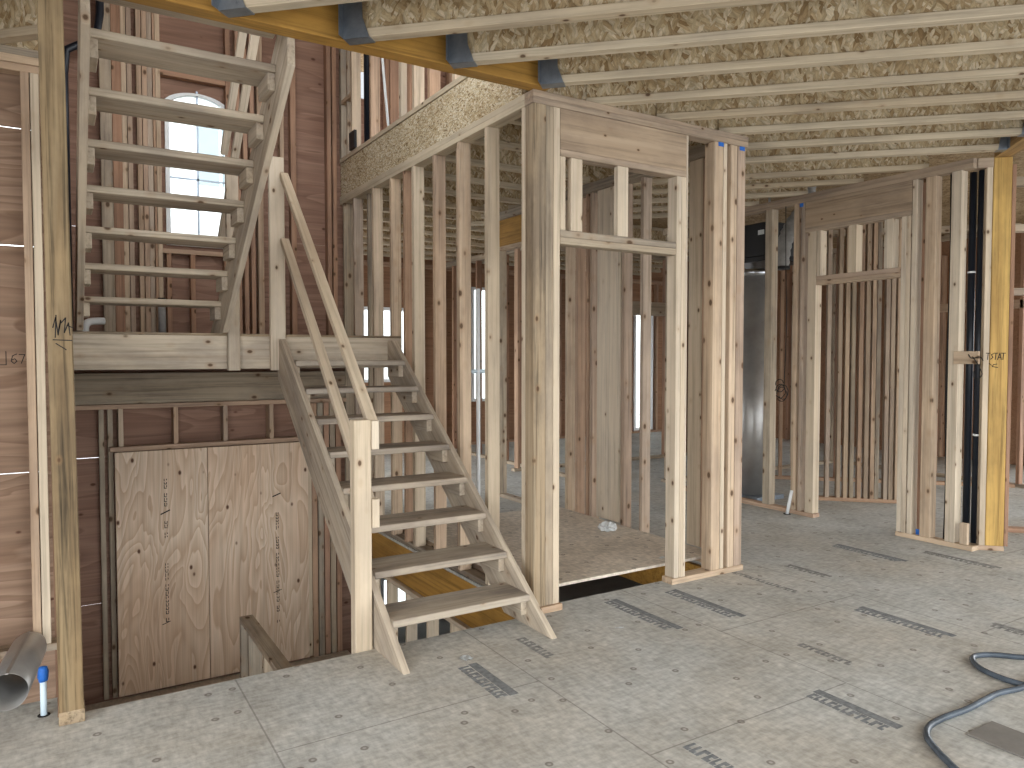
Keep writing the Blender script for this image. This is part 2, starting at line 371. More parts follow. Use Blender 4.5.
# the part of it below the landing
for px in (97.5, 106.5, 116.5): bstud(px, .038, 'weather', -1.34, 1.10)
bx('ledger_board', wb, .06, 2.38, 6.965, 7.01, 1.14, 1.395, 'weather')
bx('top_plate', wb, .06, 2.38, 6.93, 7.10, 1.10, 1.138, 'stud')
for X in (.435, .855, 1.26, 1.66, 2.0): bx('cripple_stud', wb, X, X+.037, 6.95, 7.09, .785, 1.10, 'stud')
bx('middle_plate', wb, .37, 2.02, 6.93, 7.05, .745, .784, 'stud')
bx('trim_stud', wb, 1.985, 2.023, 6.89, 6.98, -1.285, .744, 'rail')
for i in range(5):
    X = 2.03+.062*i; bx('stud', wb, X, X+.05, 6.90+.012*i, 7.05, -1.34, 1.10, ['stud_red', 'weather', 'stud_red', 'weather', 'stud_red'][i])

# arched window
wn = struct(bmobj('window_1', (lambda b: (add_box(b, WX0, WX0+.035, 7.07, 7.13, WZ0, WZS), add_box(b, WX1-.035, WX1, 7.07, 7.13, WZ0, WZS), add_box(b, WX0, WX1, 7.07, 7.13, WZ0, WZ0+.035), b)[-1])(bmesh.new()), 'vinyl'))
bm = bmesh.new()
ao, ai = arch(), arch(ins=.035)
ao = [(WX0, WZS-.002)]+ao+[(WX1, WZS-.002)]; ai = [(WX0+.035, WZS-.002)]+ai+[(WX1-.035, WZS-.002)]
for i in range(len(ao)-1):
    try: prism(bm, [(ao[i][0], 7.07, ao[i][1]), (ao[i+1][0], 7.07, ao[i+1][1]), (ai[i+1][0], 7.07, ai[i+1][1]), (ai[i][0], 7.07, ai[i][1])], (0, 1, 0), .06)
    except ValueError: pass
bmobj('arched_frame', bm, 'vinyl', wn)
XM = (WX0+WX1)/2
bmobj('muntin', (lambda b: (add_box(b, XM-.009, XM+.009, 7.088, 7.104, WZ0, WZA-.03), add_box(b, WX0, WX1, 7.088, 7.104, 3.08, 3.095), add_box(b, WX0, WX1, 7.088, 7.104, 3.66, 3.675), b)[-1])(bmesh.new()), 'hanger', wn)
bm = bmesh.new(); prism(bm, [(WX0, 7.095, WZ0)]+[(p[0], 7.095, p[1]) for p in arch()][0:0]+[(WX0, 7.095, WZS)]+[(p[0], 7.095, p[1]) for p in arch()[1:-1]]+[(WX1, 7.095, WZS), (WX1, 7.095, WZ0)], (0, 1, 0), .003)
bmobj('pane', bm, 'glass', wn)
# neighbour's house beyond the window
nh = thing('neighbor_house', 'pale sided house faintly seen through the arched stairwell window', 'house', (5, 24, -3))
boxes('wall', 'siding', [(0, 12, 22, 30, -3, 9)], nh)
bm = bmesh.new(); prism(bm, [(-.4, 21.6, 9), (-.4, 30.4, 9), (-.4, 26, 12)], (1, 0, 0), 12.8); bmobj('roof', bm, 'shingle', nh)
for X, z in ((2.05, 6.9), (4.0, 7.1), (6.6, 6.9)):
    f = boxes('window', 'vinyl', [(X-.75, X+.75, 21.93, 22.0, z-1, z+1)], nh); boxes('pane', 'housewin', [(X-.62, X-.04, 21.91, 21.935, z-.88, z+.88), (X+.04, X+.62, 21.91, 21.935, z-.88, z+.88)], f)

# ---- left wall beside the stairwell: sheathing in rows with daylight between them
wl = struct(boxes('wall_left', 'ply_left', [(-2.2, -.03, 4.62, 4.635, a, b) for a, b in ((-2.8, .925), (.93, 2.10), (2.106, 2.70), (2.706, 3.08))]))
bx('top_plate', wl, -2.2, .05, 4.52, 4.615, 3.042, 3.08, 'weather'); bx('top_plate', wl, -2.2, .05, 4.52, 4.615, 3.004, 3.042, 'stud'); bx('head_plate', wl, -2.2, .05, 4.53, 4.615, 2.965, 3.003, 'stud')
for X, mt_ in ((-.125, 'stud'), (-.083, 'rail'), (-.53, 'stud'), (-.93, 'stud')): bx('stud', wl, X, X+.038, 4.525 if X > -.1 else 4.53, 4.615, .038, 2.965, mt_)
bx('bottom_plate', wl, -2.2, .05, 4.52, 4.615, 0, .038, 'weather'); bx('upper_rim', wl, -2.2, .05, 4.585, 4.615, 3.081, 3.384, 'osb')
ribbon('marker_writing', wl, [[(.62*q[0], .62*q[1]) for q in k_] for k_ in [[(0, 0), (0, .11)], [(.075, .09), (.045, .075), (.035, .03), (.055, .01), (.075, .03), (.06, .05), (.04, .04)], [(.09, .085), (.13, .085), (.105, .012)], [(.145, .09), (.145, .055)], [(.14, .045), (.18, .06)], [(.155, .03), (.175, .03), (.155, .005), (.18, .005)], [(0, 0), (-.05, 0)]]], V((-.215, 4.619, 1.49)), (1, 0, 0), (0, 0, 1), .004)
ws = struct(boxes('wall_left_stairwell', 'ply_red', [(-.06, -.045, 4.635, 7.115, -2.8, 6.1)]))
for Y in (4.66, 5.06, 5.47, 5.88, 6.28, 6.69): bx('stud', ws, -.043, .045, Y, Y+.038, -1.3, 6.1, 'stud_red')

struct(boxes('wall_left_shade', 'ply_left', [(-1.42, -1.40, 3.2, 4.62, -2.8, 3.384)]))  # unseen wall added to block sky light from the left
# ---- exterior walls of the far room, upper floor and right side
def hole_wall(name, axis, p, th, u0, u1, z0, z1, holes, mat):
    us = sorted({u0, u1, *[h[0] for h in holes], *[h[1] for h in holes]}); zs = sorted({z0, z1, *[h[2] for h in holes], *[h[3] for h in holes]})
    L = []
    for a, b in zip(us, us[1:]):
        for c, d in zip(zs, zs[1:]):
            m_, n_ = (a+b)/2, (c+d)/2
            if any(h[0] < m_ < h[1] and h[2] < n_ < h[3] for h in holes): continue
            L.append((a, b, p, p+th, c, d) if axis == 'x' else (p, p+th, a, b, c, d))
    return struct(boxes(name, mat, L))
FW = [(4.5, 5.1, -2.7, -2.1), (4.15, 5.05, 1.12, 2.34), (6.2, 6.7, .75, 2.75), (7.17, 7.95, .05, 2.4), (9.9, 10.4, .05, 2.5)]
wf = hole_wall('wall_far', 'x', 11.5, .015, 2.3, 12, -2.8, 3.4, FW, 'ply_orange')
for i in range(24):
    X = 2.45+.4*i
    if not any(h[0]-.04 < X < h[1] for h in FW): bx('stud', wf, X, X+.038, 11.41, 11.499, .038, 3.0, 'stud_red')
bx('bottom_plate', wf, 2.47, 12, 11.41, 11.499, 0, .038, 'stud_red'); bx('top_plate', wf, 2.47, 12, 11.41, 11.499, 3.0, 3.075, 'stud_red')
for n, h in enumerate(FW):
    bmw = bmesh.new(); e = .05
    for b in ((h[0], h[0]+e, 11.46, 11.54, h[2], h[3]), (h[1]-e, h[1], 11.46, 11.54, h[2], h[3]), (h[0]+e, h[1]-e, 11.46, 11.54, h[2], h[2]+e), (h[0]+e, h[1]-e, 11.46, 11.54, h[3]-e, h[3])): add_box(bmw, *b)
    f = struct(bmobj('window_%d' % (n+2), bmw, 'vinyl')); boxes('pane', 'glass', [(h[0]+e, h[1]-e, 11.50, 11.504, h[2]+e, h[3]-e)], f)
wr = hole_wall('wall_right', 'y', 11.6, .015, 4.2, 11.5, -2.8, 3.4, [(9.6, 10.4, .6, 2.4)], 'ply_orange')
for i in range(18):
    Y = 4.25+.4*i
    if not 9.56 < Y < 10.4: bx('stud', wr, 11.51, 11.599, Y, Y+.038, 0, 3.07, 'stud_red')
wlf = hole_wall('wall_left_far', 'y', 2.36, .015, 7.115, 11.5, -2.8, 3.4, [(7.5, 11.2, .1, 2.8)], 'ply_orange')  # wide unseen opening, added to bring daylight into the far room
for Y in (7.2, 7.45, 11.22, 11.4): bx('stud', wlf, 2.376, 2.465, Y, Y+.038, 0, 3.07, 'stud_red')
wu = hole_wall('wall_upper', 'x', 8.3, .015, 2.47, 12, 3.4, 6.1, [(2.98, 3.10, 4.5, 5.05)], 'ply_red')
for i in range(16): bx('stud', wu, 2.5+.41*i+(.5 if i == 1 else 0), 2.538+.41*i+(.5 if i == 1 else 0), 8.21, 8.299, 3.44, 6.1, 'stud_red')

# printed panel stamps on the sub-floor (worn grey ink), parts of the floor
def stamp(X, Y0, Y1, wd=.11, strong=True, bar=True, seed=0):
    rnd = random.Random(seed); bm = bmesh.new(); L = Y0-Y1; h = .0012
    if bar: add_box(bm, X+wd*.58, X+wd, -Y0, -Y1, 0, h)
    y = .012
    while y < L-.03:                       # row of bold worn block strokes
        ww = rnd.uniform(.022, .036); k = rnd.random(); a, b_ = X, X+wd*.52
        add_box(bm, a, b_, -Y0+y, -Y0+y+ww*.5, 0, h)
        if k < .6: add_box(bm, b_-wd*.18, b_, -Y0+y+ww*.5, -Y0+y+ww, 0, h)
        if k > .25: add_box(bm, a, a+wd*.17, -Y0+y+ww*.5, -Y0+y+ww, 0, h)
        y += ww+.005
    for v in bm.verts: v.co.y = -v.co.y
    bmesh.ops.reverse_faces(bm, faces=bm.faces[:])
    o = bmobj('printed_stamp', bm, 'print' if strong else 'print_faint', floor)
    return o
for a in [(2.89, 3.63, 3.04), (3.35, 3.58, 2.99), (2.86, 2.14, 1.74), (1.66, 3.23, 2.83), (5.33, 3.76, 3.17), (4.09, 2.73, 2.17)]:
    stamp(*a, seed=int(a[0]*100))
for a in [(3.33, 2.55, 2.22, .1, False, False), (2.07, 2.11, 1.70, .12, True, False), (4.06, 3.66, 3.10, .10, False, False), (2.10, 3.40, 3.06, .11, False, False), (.62, 2.72, 2.35, .11, False, False), (4.52, 3.57, 3.22, .08, False, True), (5.75, 3.26, 2.71, .09, False, True), (4.50, 2.16, 1.85, .09, False, True)]:
    stamp(*a, seed=int(a[0]*77))

# ================================================================== POSTS AND BEAMS
p = thing('timber_post', 'brown grainy timber post standing at the open edge, beside the blue-topped tube', 'post', (.032, 3.61, 0))
board('post_body', p, (.031, 3.61, 0), (.008, 3.61, Z1-.001), .09, .09, (1, 0, 0), 'post', .004)
bx('post_foot', p, -.016, .079, 3.562, 3.658, .0, .055, 'post2')
ribbon('marker_writing', p, [[(0, .03), (.01, .07), (.018, .0), (.028, .06), (.02, .02)], [(.03, .05), (.045, .07), (.04, .01), (.055, .05), (.06, .0)], [(0, -.02), (.066, -.022)], [(.01, -.035), (.045, -.06)], [(.05, .04), (.07, .03)], [(.012, .08), (.008, -.01)]], V((-.006, 3.5645, 1.62)), (1, 0, 0), (0, 0, 1), .004)
p = thing('timber_post', 'tall grey-brown corner post between the staircase and the doorway frame', 'post', (2.44, 3.70, 0))
bx('post_body', p, 2.387, 2.475, 3.655, 3.746, .04, 3.004, 'post2', bev=.004)
bx('jack_stud', p, 2.476, 2.53, 3.66, 3.75, .04, 3.004, 'weather'); bx('jack_stud', p, 2.532, 2.578, 3.66, 3.75, .04, 3.004, 'rail')
bx('stud', p, 2.387, 2.475, 3.748, 3.788, .04, 3.004, 'rail'); bx('foot_block', p, 2.40, 2.59, 3.64, 3.76, 0, .04, 'stud')
b = tag(bx('support_beam', None, -2.9, 2.47, 3.60, 3.70, Z1, ZT-.002, 'amber'), 'long amber glued timber beam crossing over the staircase and carrying the joist hangers', 'beam')
b = tag(board('support_beam', None, PD(6.57, -2.345, Z1+.15), PD(3.1, -2.345, Z1+.15), .13, .30, CD, 'glulam'), 'brown glued beam at the ceiling above the yellow post, taking the joist ends', 'beam')

# ================================================================== CEILING JOISTS
ORD = ['first', 'second', 'third', 'fourth', 'fifth', 'sixth', 'seventh', 'eighth', 'ninth', 'tenth', 'eleventh', 'twelfth', 'thirteenth', 'fourteenth']
def ijoist(a, b, label, group, hang=None, across=None):
    """I-joist: two sawn flanges and a thin strand-board web; a,b are at the underside"""
    a, b = V(a), V(b); ac = across; m_ = (a+b)/2
    t = thing('ceiling_joist', label, 'joist', (m_.x, m_.y, a.z), group)
    up = V((0, 0, 1))
    board('bottom_flange', t, a+up*.0215, b+up*.0215, .064, .043, ac, 'flange')
    board('top_flange', t, a+up*.280, b+up*.280, .064, .043, ac, 'flange')
    board('web', t, a+up*.1505, b+up*.1505, .012, .216, ac, 'osb', 0)
    for end, d in hang or ():
        hl = 1. if end == 0 else .45
        e = a if end == 0 else b; d = V(d).normalized(); bm = bmesh.new(); s_ = .034
        add_box(bm, 0, .135*hl, -s_-.002, s_+.002, -.004, 0)
        for q in (-1, 1):
            y0, y1 = sorted((q*s_, q*(s_+.003)))
            prism(bm, [(0, y0, -.004), (.135*hl, y0, -.004), (.115*hl, y0, .05), (.10*hl, y0, .09), (.095*hl, y0, .27), (0, y0, .27)], (0, 1, 0), y1-y0)
            y0, y1 = sorted((q*s_, q*(s_+.05))); add_box(bm, -.003, .0, y0, y1, 0, .27)
        for q in (-1, 1): add_box(bm, .09*hl, .09*hl+.008, q*(s_+.003)-.003, q*(s_+.003)+.003, .02, .028)
        h = bmobj('joist_hanger', bm, 'hanger', t, frame(e, d, ac if d.cross(V(ac)).z > 0 else -V(ac)))
    return t
JD = [3.0434+.4064*i for i in range(9)]
for i, D in enumerate(JD):
    Cr = -2.279
    if D < 4.3: Cl = 3.598/S2-D; hung = [(0, -CD)]
    else:
        Cl = (3.74/S2-D) if ((2*D-3.74/S2)*S2) < 4.12 else (D-4.10/S2); hung = []
    if D > 6.2: Cr = D-6.13/S2+.03 if D > 6.56 else -2.279
    if Cr > -2.3 and D < 6.5: hung = hung+[(1, CD)]
    a, b_ = PD(D-.02, Cl+.02, Z1), PD(D+.06, Cr, Z1)
    ijoist(a, b_, ('pale flanged strand-board ceiling joist, %s counted back from the camera' % ORD[i] if i else 'nearest ceiling joist, only its end at the amber beam in view at the top'), 'angled joists of the main ceiling', hung, DD)
for i in range(5):
    D = 6.86+.41*i; a, b_ = PD(D, D-4.10/S2, Z1), PD(D, D-6.19/S2, Z1)
    ijoist(a, b_, 'far ceiling joist behind the dark gap, %s one past it' % ORD[i], 'joists past the dark gap in the ceiling', None, DD)
# joists of the room behind the stairs run the other way
for i in range(13):
    Y = 4.25+.55*i
    ijoist((2.43, Y, Z1), ((4.07 if Y < 8.0 else 9.5), Y, Z1), 'dim ceiling joist glimpsed between the studs beside the stairs, %s going back' % ORD[i], 'joists of the room behind the stairs', None, (0, 1, 0))
ijoist(PD(3.03, 3.38, Z1), PD(3.03, 2.975, Z1), 'short strand-board joist at the top beside the left post', None, None, DD)

# ================================================================== STAIRS
def stringer(name, par, poly, X, th, slope, mat='stair', flip=False):
    c = math.cos(math.atan(slope)); s = math.sin(math.atan(slope))
    if not flip: ux, uy, o = V((0, c, s)), V((0, -s, c)), V((X, 0, 0))
    else: ux, uy, o = V((0, -c, s)), V((0, s, c)), V((X+th, 0, 0))
    return plank_poly(name, par, [(V((0, q[0], q[1])).dot(ux), V((0, q[0], q[1])).dot(uy)) for q in (poly if not flip else poly)], o, ux, uy, th, mat)
st = thing('staircase', 'open-riser wooden staircase rising from the floor to the landing', 'staircase', (1.85, 3.5, 0))
sl = .755
for X in (1.40, 2.265):
    up_ = lambda Y: sl*(Y-3.306)
    g = stringer('stringer', st, [(3.285, .0), (3.79, .0), (5.598, up_(5.598)-.358), (5.598, 1.66), (5.50, 1.66)], X, .038, sl)
    for k in range(1, 9):
        Y = 3.50+.25*(k-1); z = .188*k-.039
        a = X+.0385 if X < 2 else X-.0385
        bx('cleat', g, min(a, a+.038), max(a, a+.038) if X < 2 else a+.038, Y+.035, Y+.235, z-.085, z, 'stair', grain=1)
for k in range(1, 9):
    Y = 3.50+.25*(k-1); z = .188*k
    bx('tread', st, 1.4385, 2.2645, Y, Y+.275, z-.038, z, 'tread', bev=.004)

us = thing('staircase', 'open-riser upper staircase seen from below, climbing from the landing to the floor above', 'staircase', (.58, 5.5, 1.698))
lo = lambda Y: 3.035-.723*(Y-3.588)
for X in (.118, .99):
    g = stringer('stringer', us, [(5.437, lo(5.437)), (3.705, lo(3.705)), (3.705, lo(3.705)+.353), (5.925, 1.699), (5.44, 1.699)][::1], X, .038, .723, 'stair', True)
    for k in range(1, 8):
        Y = 5.74-.26*k; z = 1.734+.184*k-.039
        a = X+.0385 if X < .5 else X-.0385
        bx('cleat', g, a, a+.038, Y+.02, Y+.225, z-.088, z, 'stair', grain=1)
for k in range(1, 9):
    Y = max(5.74-.26*k, 3.706); z = 1.734+.184*k
    bx('tread', us, .1565, .9895, Y, Y+.27, z-.038, z, 'stair', bev=.004)

ld = thing('stair_landing', 'half-way landing platform with a knotty pale rim board', 'landing', (1.2, 6.3, 1.44))
bx('rim_board', ld, .06, 2.383, 5.60, 5.638, 1.445, 1.68, 'stair')
bx('deck', ld, .06, 2.383, 5.598, 7.01, 1.68, 1.698, 'post2', grain=0)
for X in (.07, .46, .87, 1.27, 1.68, 2.08, 2.34): bx('joist', ld, X, X+.038, 5.639, 6.964, 1.445, 1.679, 'weather')
# guard rail of the lower flight
gr = thing('stair_railing', 'pale wooden railing along the lower stairs with a square newel', 'railing', (1.33, 3.7, 0))
bx('newel_post', gr, 1.297, 1.390, 3.664, 3.735, -.28, 1.205, 'rail', bev=.004)
bx('newel_post', gr, 1.343, 1.452, 5.558, 5.597, 1.432, 2.985, 'rail', bev=.004)
for (z0, z1) in ((1.165, 2.86), (.69, 2.385)):
    board('hand_rail', gr, (1.422, 3.72, z0), (1.448, 5.555, z1), .058, .038, (1, 0, 0), 'rail')
for z in (1.05, .64): bx('block', gr, 1.3905, 1.43, 3.655, 3.695, z, z+.15, 'rail')
# guard rail of the upper flight
gu = thing('stair_railing', 'pair of slanting rails above the upper flight in front of the window', 'railing', (1.09, 5.57, 1.43))
bx('newel_post', gu, 1.046, 1.13, 5.557, 5.597, 1.432, 2.88, 'stair', bev=.004)
for dz in (0, .40):
    board('hand_rail', gu, (1.1, 6.06-dz*.4, 2.43+dz*1.53), (1.1, 4.3, 4.05+dz*1.17), .05, .036, (1, 0, 0), 'rail')

# ================================================================== STUD WALL FRAMES
def bstuds(par, x0, x1, lst, z0=.038, z1=3.004, mat='stud', name='stud'):
    for q in lst:
        y, wd = (q[0], q[1]) if isinstance(q, tuple) else (q, .038)
        bx(name, par, x0, x1, y, y+wd, z0, z1, q[2] if isinstance(q, tuple) and len(q) > 2 else mat)
def astuds(par, y0, y1, lst, z0=.038, z1=3.004, mat='stud', name='stud'):
    for q in lst:
        x, wd = (q[0], q[1]) if isinstance(q, tuple) else (q, .038)
        bx(name, par, x, x+wd, y0, y1, z0, z1, q[2] if isinstance(q, tuple) and len(q) > 2 else mat)
# doorway wall facing the camera
w = thing('stud_wall_frame', 'doorway stud frame right of the staircase, with header and wide plates', 'wall frame', (3.3, 3.70, 0))
bx('top_plate', w, 2.383, 4.195, 3.655, 3.75, 3.042, 3.08, 'header'); bx('top_plate', w, 2.383, 4.195, 3.655, 3.75, 3.0045, 3.0415, 'header')
bx('header', w, 2.58, 3.605, 3.66, 3.75, 2.765, 3.003, 'header'); bx('header_plate', w, 2.58, 3.605, 3.66, 3.75, 2.725, 2.764, 'header')
bx('door_head_plate', w, 2.58, 3.519, 3.66, 3.75, 2.247, 2.288, 'weather'); bx('door_head_plate', w, 2.58, 3.519, 3.66, 3.75, 2.205, 2.246, 'weather')
for X in (2.66, 3.02, ): bx('cripple_stud', w, X, X+.085, 3.66, 3.70, 2.289, 2.724, 'rail')
bx('cripple_stud', w, 2.582, 2.62, 3.662, 3.75, 2.289, 2.724, 'rail')
astuds(w, 3.66, 3.75, [(3.521, .042, 'rail'), (3.565, .04, 'rail')], .04, 2.724)
bx('stud', w, 3.606, 3.622, 3.66, 3.75, .04, 3.003, 'rail')
astuds(w, 3.66, 3.75, [(3.865, .085, 'stud'), (3.955, .036, 'rail'), (4.03, .06, 'stud'), (4.095, .078, 'stud')], .04, 3.003)
bx('bottom_plate', w, 3.50, 4.19, 3.655, 3.755, .0, .039, 'stud')
for X in (3.9, 4.11): bx('tape', w, X, X+.05, 3.6555, 3.6595, 2.975, 3.003, 'blue')
# long wall beside the stairs
w = thing('stud_wall_frame', 'long stud wall running back beside the stair flight under a strand-board rim', 'wall frame', (2.43, 5.4, 0))
bx('top_plate', w, 2.383, 2.474, 3.751, 7.09, 3.042, 3.08, 'flange'); bx('top_plate', w, 2.383, 2.474, 3.751, 7.09, 3.0045, 3.0415, 'flange')
bx('bottom_plate', w, 2.41, 2.50, 3.85, 7.09, .0, .038, 'weather')
bstuds(w, 2.385, 2.474, [(6.97, .04, 'weather'), (6.69, .038, 'stud'), (6.20, .038, 'stud'), (5.80, .038, 'stud'), (5.52, .038, 'stud_red'), (5.34, .05, 'rail'), (4.97, .038, 'stud'), (4.58, .038, 'stud'), (4.19, .042, 'rail')])
bstuds(w, 2.43, 2.50, [(4.69, .03, 'stud'), (6.45, .03, 'weather')])
# basement wall, its rim and studs under that wall
r = tag(bx('rim_board', None, 2.402, 2.44, 3.70, 7.0, -.33, -.023, 'amber'), 'amber rim board below the floor edge, seen through the stair treads', 'rim board')
w = thing('stud_wall_frame', 'pale basement stud wall below the amber rim board', 'wall frame', (2.43, 5.4, -2.8))
bx('top_plate', w, 2.37, 2.47, 3.70, 7.0, -.37, -.332, 'rail')
bstuds(w, 2.38, 2.47, [3.9, 4.3, 4.7, 5.1, 5.5, 5.9, 6.3, 6.7], -2.8, -.372, 'rail')
# strand-board rim above the long wall and the frame of the upper floor on it
r = tag(bx('rim_board', None, 2.395, 2.425, 3.80, 7.09, 3.081, 3.40, 'osb_rim', bev=0), 'broad strand-board rim band above the studs beside the stairs', 'rim board')
r = tag(bx('rim_board', None, 2.47, 4.19, 3.745, 3.765, 3.081, 3.384, 'osb', bev=0), 'strand-board blocking over the doorway frame, between the joist ends', 'rim board')
w = thing('stud_wall_frame', 'upper floor stud wall standing above the strand-board rim band', 'wall frame', (2.43, 5.4, 3.4))
bx('bottom_plate', w, 2.385, 2.474, 3.80, 7.09, 3.404, 3.442, 'flange')
bstuds(w, 2.385, 2.474, [(7.035, .05, 'weather'), (6.73, .035, 'stud'), (6.25, .03, 'stud'), (5.80, .03, 'stud_red'), (5.58, .05, 'rail'), (5.33, .04, 'stud'), (5.05, .04, 'stud_red'), (4.65, .04, 'stud'), (4.3, .04, 'stud_red')], 3.443, 6.0)
bstuds(w, 2.40, 2.47, [(6.90, .03, 'weather'), (5.45, .05, 'stud_red')], 3.443, 6.0)
bx('fire_block', w, 2.385, 2.474, 6.767, 7.033, 3.95, 3.988, 'stud'); bx('fire_block', w, 2.40, 2.474, 5.83, 6.248, 4.25, 4.288, 'stud')
t = thing('vent_pipe', 'black pipe standing between the upper studs over the strand-board rim', 'pipe', (2.43, 6.43, 3.443))
bm = bmesh.new(); tube(bm, [(2.43, 6.43, 3.443), (2.43, 6.43, 6.0)], .037, 16); bmobj('pipe', bm, 'abs', t)
bm = bmesh.new(); add_box(bm, 2.36, 2.384, 6.60, 6.74, 3.443, 3.60); bmobj('box', bm, 'black', t)
bm = bmesh.new(); tube(bm, catmull([(2.43, 6.02, 6.0), (2.388, 6.0, 4.6), (2.378, 5.98, 4.2), (2.40, 5.92, 3.60), (2.41, 5.90, 3.443)], 6), .012, 8)
tag(bmobj('white_cable', bm, 'whitepl'), 'white cable hanging down to the plate of the upper stud wall', 'cable')
bm = bmesh.new(); tube(bm, [(2.47, 5.90, 4.21), (2.47, 6.246, 4.205)], .036, 14); tag(bmobj('vent_elbow', bm, 'abs'), 'stub of black pipe low between the upper studs, beside the white cable', 'pipe')
# basement half wall seen in the stairwell
w = thing('stud_wall_frame', 'low half wall with flat top plate poking up in the dark stairwell opening', 'wall frame', (1.13, 4.6, -2.8))
bx('top_plate', w, 1.085, 1.176, 3.72, 5.49, -.358, -.32, 'weather')
bstuds(w, 1.085, 1.176, [(5.45, .038, 'weather'), (5.20, .038, 'weather'), (4.75, .038, 'weather'), (3.8, .038, 'weather')], -2.8, -.359)
l = thing('lower_landing', 'dusty lower landing at the foot of the plywood panels', 'landing', (1.1, 6.4, -2.8))
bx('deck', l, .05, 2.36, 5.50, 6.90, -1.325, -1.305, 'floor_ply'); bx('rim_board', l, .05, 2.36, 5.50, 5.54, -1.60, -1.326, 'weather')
for X in (.06, 1.13, 2.28): bx('leg', l, X, X+.06, 5.545, 5.63, -2.8, -1.326, 'weather')
# plywood panels
ink1 = [[(0, 0), (.0, .05)], [(.018, .01), (.018, .04)], [(-.01, .07), (.03, .08)], [(-.01, .08), (.03, .09)]]
def vtext(z0, n, seed):
    rnd = random.Random(seed); out = []; z = z0
    for i in range(n):
        k = rnd.random(); h = rnd.uniform(.012, .03)
        if k > .15:
            out.append([(0, z), (0, z+h)]); out.append([(.018, z+h*.4), (.018, z+h)])
            if k > .5: out.append([(0, z), (.018, z)])
        z += h+.012
    return out
pp = tag(bx('plywood_panel', None, .40, 1.108, 6.872, 6.89, -1.285, .745, 'ply_pale', 2), 'wavy-grained plywood panel in the stairwell, the left of the pair', 'panel')
ribbon('printed_marking', pp, vtext(-.72, 16, 2)+[[(-.03, -.74), (.03, -.72)], [(-.03, .2), (.04, .23)], [(-.03, .205), (.04, .235)]]+vtext(.0, 5, 4)+vtext(.27, 7, 5), V((.765, 6.8715, 0)), (1, 0, 0), (0, 0, 1), .006)
pp = tag(bx('plywood_panel', None, 1.112, 1.984, 6.872, 6.89, -1.285, .745, 'ply_pale', 2), 'pinkish plywood panel in the stairwell, the right of the pair, beside the stringer', 'panel')
ribbon('printed_marking', pp, vtext(-.9, 33, 9)+[[(-.03, .26), (.04, .285)], [(-.03, .265), (.04, .29)], [(-.03, -.62), (.04, -.60)]], V((1.69, 6.8715, 0)), (1, 0, 0), (0, 0, 1), .006)
# side wall of the small room behind the doorway, standing on the raised sheets
SX = 4.12
w = thing('stud_wall_frame', 'close-set stud wall seen through the doorway frame, with two wide planks', 'wall frame', (4.14, 5.2, 0))
bx('top_plate', w, SX-.04, SX+.09, 3.77, 7.2, 3.0, 3.078, 'weather'); bx('bottom_plate', w, SX, SX+.09, 3.77, 7.2, .0, .038, 'weather')
bstuds(w, SX, SX+.09, [(4.665, .038, 'stud'), (4.90, .04, 'stud'), (5.345, .035, 'stud'), (5.40, .04, 'stud_red'), (5.56, .04, 'stud'), (5.72, .04, 'stud'), (6.98, .05, 'weather')], .039, 2.999)
bx('wide_plank', w, SX, SX+.037, 4.955, 5.275, .10, 2.999, 'rail', 2); bx('wide_plank', w, SX-.015, SX+.022, 4.0, 4.137, .10, 2.999, 'rail', 2); bx('wide_plank', w, SX-.015, SX+.022, 3.89, 3.998, .10, 2.999, 'stud_red', 2)
bx('header', w, SX, SX+.085, 5.9, 7.04, 2.72, 2.999, 'amber'); bx('header_plate', w, SX, SX+.085, 5.9, 7.04, 2.68, 2.719, 'stud')
c = thing('floor_sheet', 'loose plywood sheet bridging the dark floor hole inside the doorway', 'plywood sheet', (3.3, 4.3, 0))
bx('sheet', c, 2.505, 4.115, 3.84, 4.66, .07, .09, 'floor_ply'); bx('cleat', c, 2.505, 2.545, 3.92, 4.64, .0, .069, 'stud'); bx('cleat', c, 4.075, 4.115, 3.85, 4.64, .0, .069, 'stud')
c = thing('floor_sheet', 'second plywood sheet behind the one bridging the floor hole', 'plywood sheet', (3.3, 5.3, 0))
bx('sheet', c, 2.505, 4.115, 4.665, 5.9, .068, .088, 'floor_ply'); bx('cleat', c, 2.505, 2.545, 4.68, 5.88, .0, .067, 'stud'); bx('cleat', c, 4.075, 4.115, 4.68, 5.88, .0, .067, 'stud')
boxes('rim_joist', 'amber', [(2.52, 2.56, 3.77, 5.75, -.32, -.023), (4.04, 4.08, 3.77, 5.75, -.32, -.023), (2.5, 4.08, 5.72, 5.75, -.32, -.023)], floor)
# far partitions behind it
w = thing('stud_wall_frame', 'far partition of studs between the doorway frame and the bright rear windows', 'wall frame', (7.2, 8.5, 0))
bx('bottom_plate', w, 5.2, 10.2, 8.42, 8.51, 0, .038, 'weather'); bx('top_plate', w, 5.2, 10.2, 8.42, 8.51, 3.0, 3.078, 'weather')
astuds(w, 8.42, 8.51, [5.25, 5.7, 6.9, (7.02, .05, 'stud_red'), 7.9, 8.3, (8.36, .04, 'stud_red'), 9.2, 9.6, 10.1], .039, 2.999, 'stud_red')
bx('header', w, 7.06, 7.9, 8.43, 8.50, 2.15, 2.35, 'weather')
w = thing('stud_wall_frame', 'stud partition of the rear room glimpsed between the studs beside the stairs', 'wall frame', (4.6, 9.4, 0))
bx('bottom_plate', w, 5.5, 5.59, 7.6, 11.4, 0, .038, 'weather'); bx('top_plate', w, 5.5, 5.59, 7.6, 11.4, 3.0, 3.078, 'weather')
